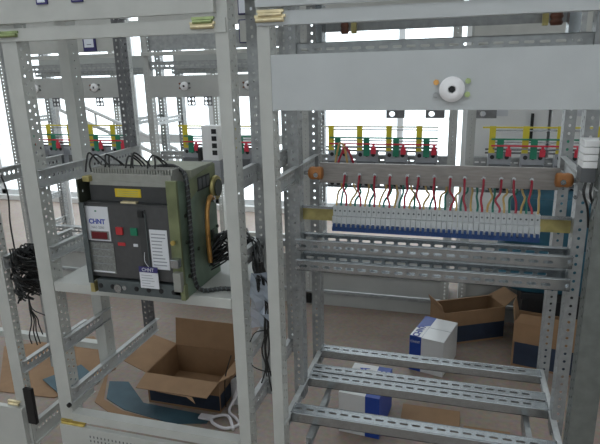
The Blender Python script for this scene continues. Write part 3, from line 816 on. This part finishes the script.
    for k in ks:
        mccb(bx0+k*.178, 1.03, f'{words[k]} in the back row bay {bays[ci]}')
    xa_, xe = bx0-.10, bx0+(nb-1)*.178+.065
    for nm, m, z, y, off, wd, zb, bm in (('yellow', 'bus_yellow', 1.20, R2-.02, -.045, .034, 1.05, 'bus_pale'), ('green', 'bus_green', 1.135, R2-.035, 0, .036, 1.05, 'bus_green'), ('red', 'bus_red', 1.10, R2-.05, .045, .030, 1.045, 'bus_red')):
        g = thing('phase_busbar', f'{nm} phase bar over the back row breakers {bays[ci]}', 'busbar', (xa_, y, z), 0, 'colour coded phase bars in the back row')
        MB().box(0+(.05 if nm != 'yellow' else 0), xe-xa_, 0, .01, 0, .0085).build('bar', bm if nm != 'yellow' else 'bus_yellow' if ci in (0,1,3) else 'bus_pale', g)
        MB().box(.06, xe-xa_, .018, .024, -.018, -.011).build('rear_bar', 'galv', g)
        for k in ks:
            x = bx0+k*.178+off-xa_
            q = MB()
            if nm == 'red': q.box(x-wd/2, x+wd/2, -.004, .004, -.055, -.015, .001); q.box(x-wd*.25, x+wd*.25, -.003, .003, -.016, .002)
            else: q.box(x-wd/2, x+wd/2, -.004, .004, zb-z-.02, .012 if nm == 'yellow' else .006)
            q.build('dropper', m, g)
    for q_, zz in ((0, 1.055), (1, 1.075)):
        g = MB().box(xa_+.02, xe, R2-.022, R2-.014, zz, zz+.010).build('neutral_bar', 'mccb_dark' if q_ else 'galv_dark')
        tag(g, f'{"upper" if q_ else "lower"} dark neutral bar over the back row breakers {bays[ci]}', 'busbar', 'dark neutral bars in the back row')
    return t
row2(0, -3.24, -2.17, 5, -3.0, True, [(-2.43, 1.745)], (-2.936, -2.447), (-2.78, -2.66, -2.42, -2.28))
row2(1, -2.06, -1.03, 4, -1.73, False, [], (-1.76, -1.311), (-1.72, -1.60, -1.47, -1.28, -1.17))
row2(2, -.97, -.03, 4, -.73, False, [], (-.75, -.30), (-.42, -.17))
row2(3, .03, .95, 4, .215, True, [], (.3, .7), (.11, .5, .62))
def white_contactor():
    t = thing('contactor', 'tall cream contactor with black slots behind the air breaker', 'contactor', (-1.535, R2-.155, .92))
    MB().box(-.055, .055, 0, .07, .08, .30, .004).build('housing', 'white', t)
    for k in range(4): MB().box(.015, .048, -.003, .004, .115+.045*k, .145+.045*k).build('slot', 'black', t)
    MB().box(-.065, .065, -.005, .08, -.08, .08, .004).build('base', 'mccb_grey', t)
    MB().cyl((0, -.004, 0), (0,-1,0), .022, .02, 10).build('knob', 'black', t)
    MB().box(-.09, -.066, .0, .06, -.06, .16, .003).build('side_rail_cover', 'black', t)
    MB().box(-.06, .06, .08, .155, -.05, .0).build('mount', 'galv_dull', t)
white_contactor()
# meters on the row behind, seen in the gap between the two front frames
def gap_meters():
    for k, (z, lb) in enumerate(((1.945, 'upper'), (1.78, 'lower'))):
        t = thing('panel_meter', f'{lb} blue rimmed meter in the gap between the front frames', 'meter', (-1.285, R2-.034, z), 0, 'meters in the gap')
        MB().box(-.062, .062, 0, .02, -.066, .072, .003).build('rim', 'print_purple', t)
        MB().box(-.055, .055, -.004, .002, -.060 if k else -.058, .066, .002).build('face', 'paint' if k else 'meter_face', t)
gap_meters()

# ------------------------------------------------------------------ third row and hall things far behind
def back_things():
    t = thing('switchgear_cabinet', 'pale closed switchgear cabinet against the far windows behind the rail frame', 'cabinet', (.62, 3.05, 0))
    for k in range(4):  # outer pair is out of view, added to keep light off the right floor
        d = MB().box(-.62+k*.62, -.02+k*.62, -.02, .45, .08, 2.1, .004).build('cabinet_body', 'white', t)
        MB().box(-.14+k*.62, -.12+k*.62, -.045, -.018, 1.0, 1.2, .002).build('handle', 'black', d)
        MB().box(-.48+k*.62, -.30+k*.62, -.03, -.018, 1.18, 1.42, .002).build('door_window', 'label_white', d)
    MB().box(-.62, 1.84, 0, .43, 0, .08).build('plinth', 'galv_dark', t)
    for x, lb in ((-2.75, 'behind the edge frame'), (-1.75, 'behind the contactor bay')):
        t = thing('equipment_rack', f'bare perforated steel rack standing {lb}', 'rack', (x, 3.15, 0), 0, 'bare racks in the third row')
        for xx in (-.36, .0, .33):
            post(t, xx, .045, 0, 'paint', True)
        MB().box(-.36, .375, .06, .10, 1.93, 2.0).build('top_beam', 'paint', t); MB().box(-.36, .375, .06, .10, .04, .10).build('bottom_beam', 'paint', t)
        MB().box(-.36, .375, .06, .08, .92, 1.0).build('mid_beam', 'white', t)
    t = thing('stair_rail', 'white sloping stair railing behind the back row', 'railing', (-2.55, 2.62, 0), 0)
    for k in (0, 1):
        MB().tube([(-.75, .0, 1.40-.12*k), (.35, 0, .95-.12*k)], .016, 8).build('handrail', 'white', t)
    for k in range(7): 
        f = k/6.5+.03
        MB().tube([(-.75+1.1*f, 0, 1.40-.45*f), (-.75+1.1*f, 0, 1.28-.45*f)], .010, 6).build('baluster', 'white', t)
    MB().tube([(.35, 0, .95), (.35, 0, .0)], .016, 8).build('newel', 'white', t); MB().tube([(-.75, 0, 1.40), (-.75, 0, .0)], .016, 8).build('newel', 'white', t)
back_things()

# ------------------------------------------------------------------ cartons and the rest on the floor
def carton_closed(loc, rz, stripe_left, label):
    t = thing('carton', label, 'box', loc, rz, 'white and blue product cartons on the floor')
    w_, d_, h_ = .18, .26, .197; s = .062
    MB().box(0, w_, 0, d_, 0, h_, .002).build('body', 'carton_white', t)
    a, c = (-.0008, s) if stripe_left else (w_-s, w_+.0008)
    st = MB().box(a, c, -.0008, d_+.0008, -.0 , h_+.0008, .001).build('printed_stripe', 'carton_blue', t)
    m = (a+c)/2; sg = 1 if stripe_left else -1
    UP = Matrix.Translation((m, .065, h_+.0016)) @ Matrix.Rotation(math.pi/2*sg, 4, 'Z')
    if stripe_left:
        MB().poly([(a+.001, .004, h_+.0014), (c-.001, .004, h_+.0014), (c-.001, .15, h_+.0014), (a+.001, .10, h_+.0014)], .0005).build('label', 'white', st)
        text_mesh('CHNT', .048, 'print_blue', st, Matrix.Translation((m, .066, h_+.0026)) @ Matrix.Rotation(math.pi/2, 4, 'Z'), 'lettering', .0015)
        text_mesh('CHNT', .018, 'white', st, Matrix.Translation((m, -.0016, h_-.03)) @ FRONT)
    else:
        text_mesh('CHNT', .026, 'white', st, Matrix.Translation((m, .21, h_+.0016)) @ Matrix.Identity(4), 'lettering', .0006)
        MB().poly([(a+.001, .12, h_+.0014), (a+.02, .12, h_+.0014), (a+.001, .19, h_+.0014)], .0005).build('label', 'white', st)
        text_mesh('NA', .06, 'print_blue', t, Matrix.Translation((.055, .19, h_+.0012)) @ Matrix.Rotation(math.radians(75), 4, 'Z'), 'lettering', .001)
        text_mesh('CHNT', .02, 'white', st, Matrix.Translation((m, -.0016, .04)) @ FRONT)
    MB().box(a if not stripe_left else s, c if stripe_left and False else (w_ if stripe_left else a+.0001), d_*.5-.001, d_*.5+.001, h_, h_+.0008).build('flap_seam', 'print_grey', t) if stripe_left else None
    return t
carton_closed((-.205, 1.30, 0), math.radians(-14.5), True, 'white and blue carton standing alone on the floor beyond the bottom rails')
carton_closed((-.455, .70, 0), math.radians(-5), False, 'white and blue carton seen beneath the bottom rails, nearer the camera')

def open_carton(name, loc, rz, w_, d_, h_, flaps, label, stripe=True, inner='cardboard_in'):
    """flaps: dict side -> (angle from vertical up [deg, + outward], length)"""
    t = thing(name, label, 'box', loc, rz); th = .004
    MB().box(0, w_, 0, d_, 0, th).build('bottom', inner, t)
    walls = dict(front=(0,w_,0,th), back=(0,w_,d_-th,d_), left=(0,th,th,d_-th), right=(w_-th,w_,th,d_-th))
    for k, (a, b, c, d) in walls.items():
        q = MB().box(a, b, c, d, th, h_).build('side', 'cardboard', t)
        if stripe and k in ('front', 'right', 'left'):
            if k == 'front': MB().box(a+.01, b-.001, c-.0012, c, .012, h_*.56).build('printed_band', 'navy_print', q)
            elif k == 'right': MB().box(b, b+.0012, c+.005, d-.005, .012, h_*.56).build('printed_band', 'navy_print', q)
    dirs = dict(front=((0,0),(w_,0),(0,-1)), back=((w_,d_),(0,d_),(0,1)), left=((0,d_),(0,0),(-1,0)), right=((w_,0),(w_,d_),(1,0)))
    for k, (an, L, sk) in flaps.items():
        p, q, o_ = dirs[k]; a = math.radians(an); ox, oz = math.sin(a)*L, math.cos(a)*L
        ax = Vector((q[0]-p[0], q[1]-p[1], 0)).normalized()
        P = [Vector((p[0],p[1],h_)), Vector((q[0],q[1],h_)), Vector((q[0]+o_[0]*ox, q[1]+o_[1]*ox, h_+oz)) - ax*sk, Vector((p[0]+o_[0]*ox, p[1]+o_[1]*ox, h_+oz)) + ax*sk]
        MB().poly(P, .003).build('flap', 'cardboard', t)
    return t
c = open_carton('open_carton', (-1.400, .69, 0), math.radians(0), .38, .30, .16, dict(front=(98, .11, .01), back=(8, .145, .0), left=(72, .13, .01), right=(60, .08, .02)), 'open brown cardboard carton with dark printed band under the shelf')
def carton_tape():
    o = MB().poly([(.12, -.112, .1445), (.30, -.112, .1440), (.335, -.15, .139), (.275, -.118, .1435)], .002).build('torn_flap_end', 'cardboard', c)
carton_tape()
open_carton('open_carton', (-.04, 1.60, 0), math.radians(28), .38, .18, .20, dict(left=(20, .05, .0), back=(-70, .04, 0), right=(60,.10,.02)), 'wide open cardboard carton lying behind the lone white and blue carton')
open_carton('tall_carton', (.315, 1.47, 0), math.radians(-12), .46, .17, .25, dict(front=(-10, .05, .03), left=(10, .09, .03), right=(70, .12, .02)), 'long cardboard carton with dark lower band in front of the teal stack')
def teal_stack():
    zz = .342
    for i, (h_, w_, dx, lb) in enumerate(((.12, .62, -.05, 'lowest'), (.13, .65, -.05, 'second lowest'), (.14, .62, -.06, 'second highest'), (.13, .58, -.04, 'topmost'))):
        me = MB(); N = 28; R = []
        for q in range(7):
            f = q/6; zf = zz + h_*f; s = .86+.14*math.sin(math.pi*f)**.5
            ring = []
            for k in range(N):
                a = 2*math.pi*k/N; ca, sa = math.cos(a), math.sin(a)
                rx = w_/2*abs(ca)**.6*(1 if ca > 0 else -1)*s; ry = .16*abs(sa)**.6*(1 if sa > 0 else -1)*s
                wob = 1+.03*math.sin(5*a+i*2+q*.7)+random.uniform(-.010,.010)
                ring.append(me.bm.verts.new((.60+dx+rx*wob, 1.81+ry*wob, zf)))
            R.append(ring)
        me.bm.faces.new(R[0][::-1]); me.bm.faces.new(R[-1])
        for q in range(6):
            for k in range(N): me.bm.faces.new((R[q][k], R[q][(k+1)%N], R[q+1][(k+1)%N], R[q+1][k]))
        o = me.build('cloth_bundle', 'teal_cloth', None, True); tag(o, f'teal cloth bundle, {lb} of the stack beyond the frame', 'bundle', 'stacked teal cloth bundles'); zz += h_
    t = thing('pallet_crate', 'dark crate carrying the teal cloth bundles', 'crate', (.62, 1.82, 0))
    MB().box(-.26, .28, -.15, .16, .30, .338, .004).build('lid', 'black', t)
    for k in range(3): MB().box(-.25, .27, -.14, .15, 0+.1*k, .095+.1*k, .004).build('board', 'black', t)
teal_stack()
def floor_bits():
    b = MB(); b.poly([(-1.62, .66, .004), (-1.48, .60, .003), (-1.20, .56, .003), (-1.05, .60, .003), (-1.05, .655, .003), (-1.42, .672, .004), (-1.60, .82, .004), (-1.70, .80, .004)], .003)
    o = b.build('blue_sheet', 'teal_sheet'); tag(o, 'flat dark blue sheet lying on the floor against the open carton', 'sheet')
    o = MB().poly([(-1.80, .95, .004), (-1.66, .62, .003), (-1.45, .52, .003), (-1.0, .50, .003), (-.98, .54, .003), (-1.18, .553, .003), (-1.49, .592, .003), (-1.63, .652, .003), (-1.71, .79, .003)], .0025).build('flattened_cardboard', 'cardboard'); tag(o, 'flattened brown cardboard piece on the floor beside the blue sheet', 'cardboard')
    o = MB().poly([(-2.05, .72, .011), (-1.86, .62, .011), (-1.74, .78, .011), (-1.95, .90, .011)], .003).build('blue_bag', 'teal_sheet'); tag(o, 'blue plastic sheet on the floor behind the frame at the edge', 'sheet')
    o = MB().tube([(-.98, .74, .02), (-.96, .76, .10), (-.94, .80, .16), (-.955, .78, .08), (-.98, .70, .02), (-.93, .66, .008), (-.90, .62, .008), (-.95, .58, .008), (-1.02, .60, .012), (-1.03, .64, .012), (-.97, .66, .014), (-.91, .58, .01)], .007, 8).build('white_cable', 'white_cable', None, True); tag(o, 'white cable coiled on the floor beside the open carton', 'cable')
    o = MB().box(-1.10, -1.03, .615, .65, .006, .016, .003).build('cable_plug', 'white_cable'); tag(o, 'small white plug lying on the blue sheet', 'plug')
    t = thing('roll', 'upright roll of clear packing tape at the carton corner', 'tape roll', (-.975, .80, 0))
    MB().lathe((0,0,.0), (0,0,1), [(0,.03),(.005,.032),(.11,.032),(.115,.03)], 16).build('core', 'label_white', t, True)
    o = MB().tube([(-1.01, .73, .01), (-1.005, .73, .16), (-.98, .76, .27)], .003, 6).build('dark_strap', 'black_rubber', None, True); tag(o, 'thin dark strap rising from the open carton corner', 'strap')
    o = MB().box(-.20, .06, .74, .96, 0, .012, .003).build('cardboard_offcut', 'cardboard'); tag(o, 'wider flat cardboard offcut on the floor under the bottom rails', 'cardboard')
    o = MB().box(.075, .27, .70, .86, 0, .010, .003).build('cardboard_offcut', 'cardboard'); tag(o, 'smaller flat cardboard offcut next to the rear frame post under the rails', 'cardboard')
    o = MB().poly([(-2.55, .98, .004), (-2.2, .58, .004), (-1.88, .60, .004), (-1.74, .92, .004), (-2.1, 1.22, .004)], .003).build('flattened_cardboard', 'cardboard'); tag(o, 'large flattened brown cardboard on the floor behind the edge frame', 'cardboard')
floor_bits()
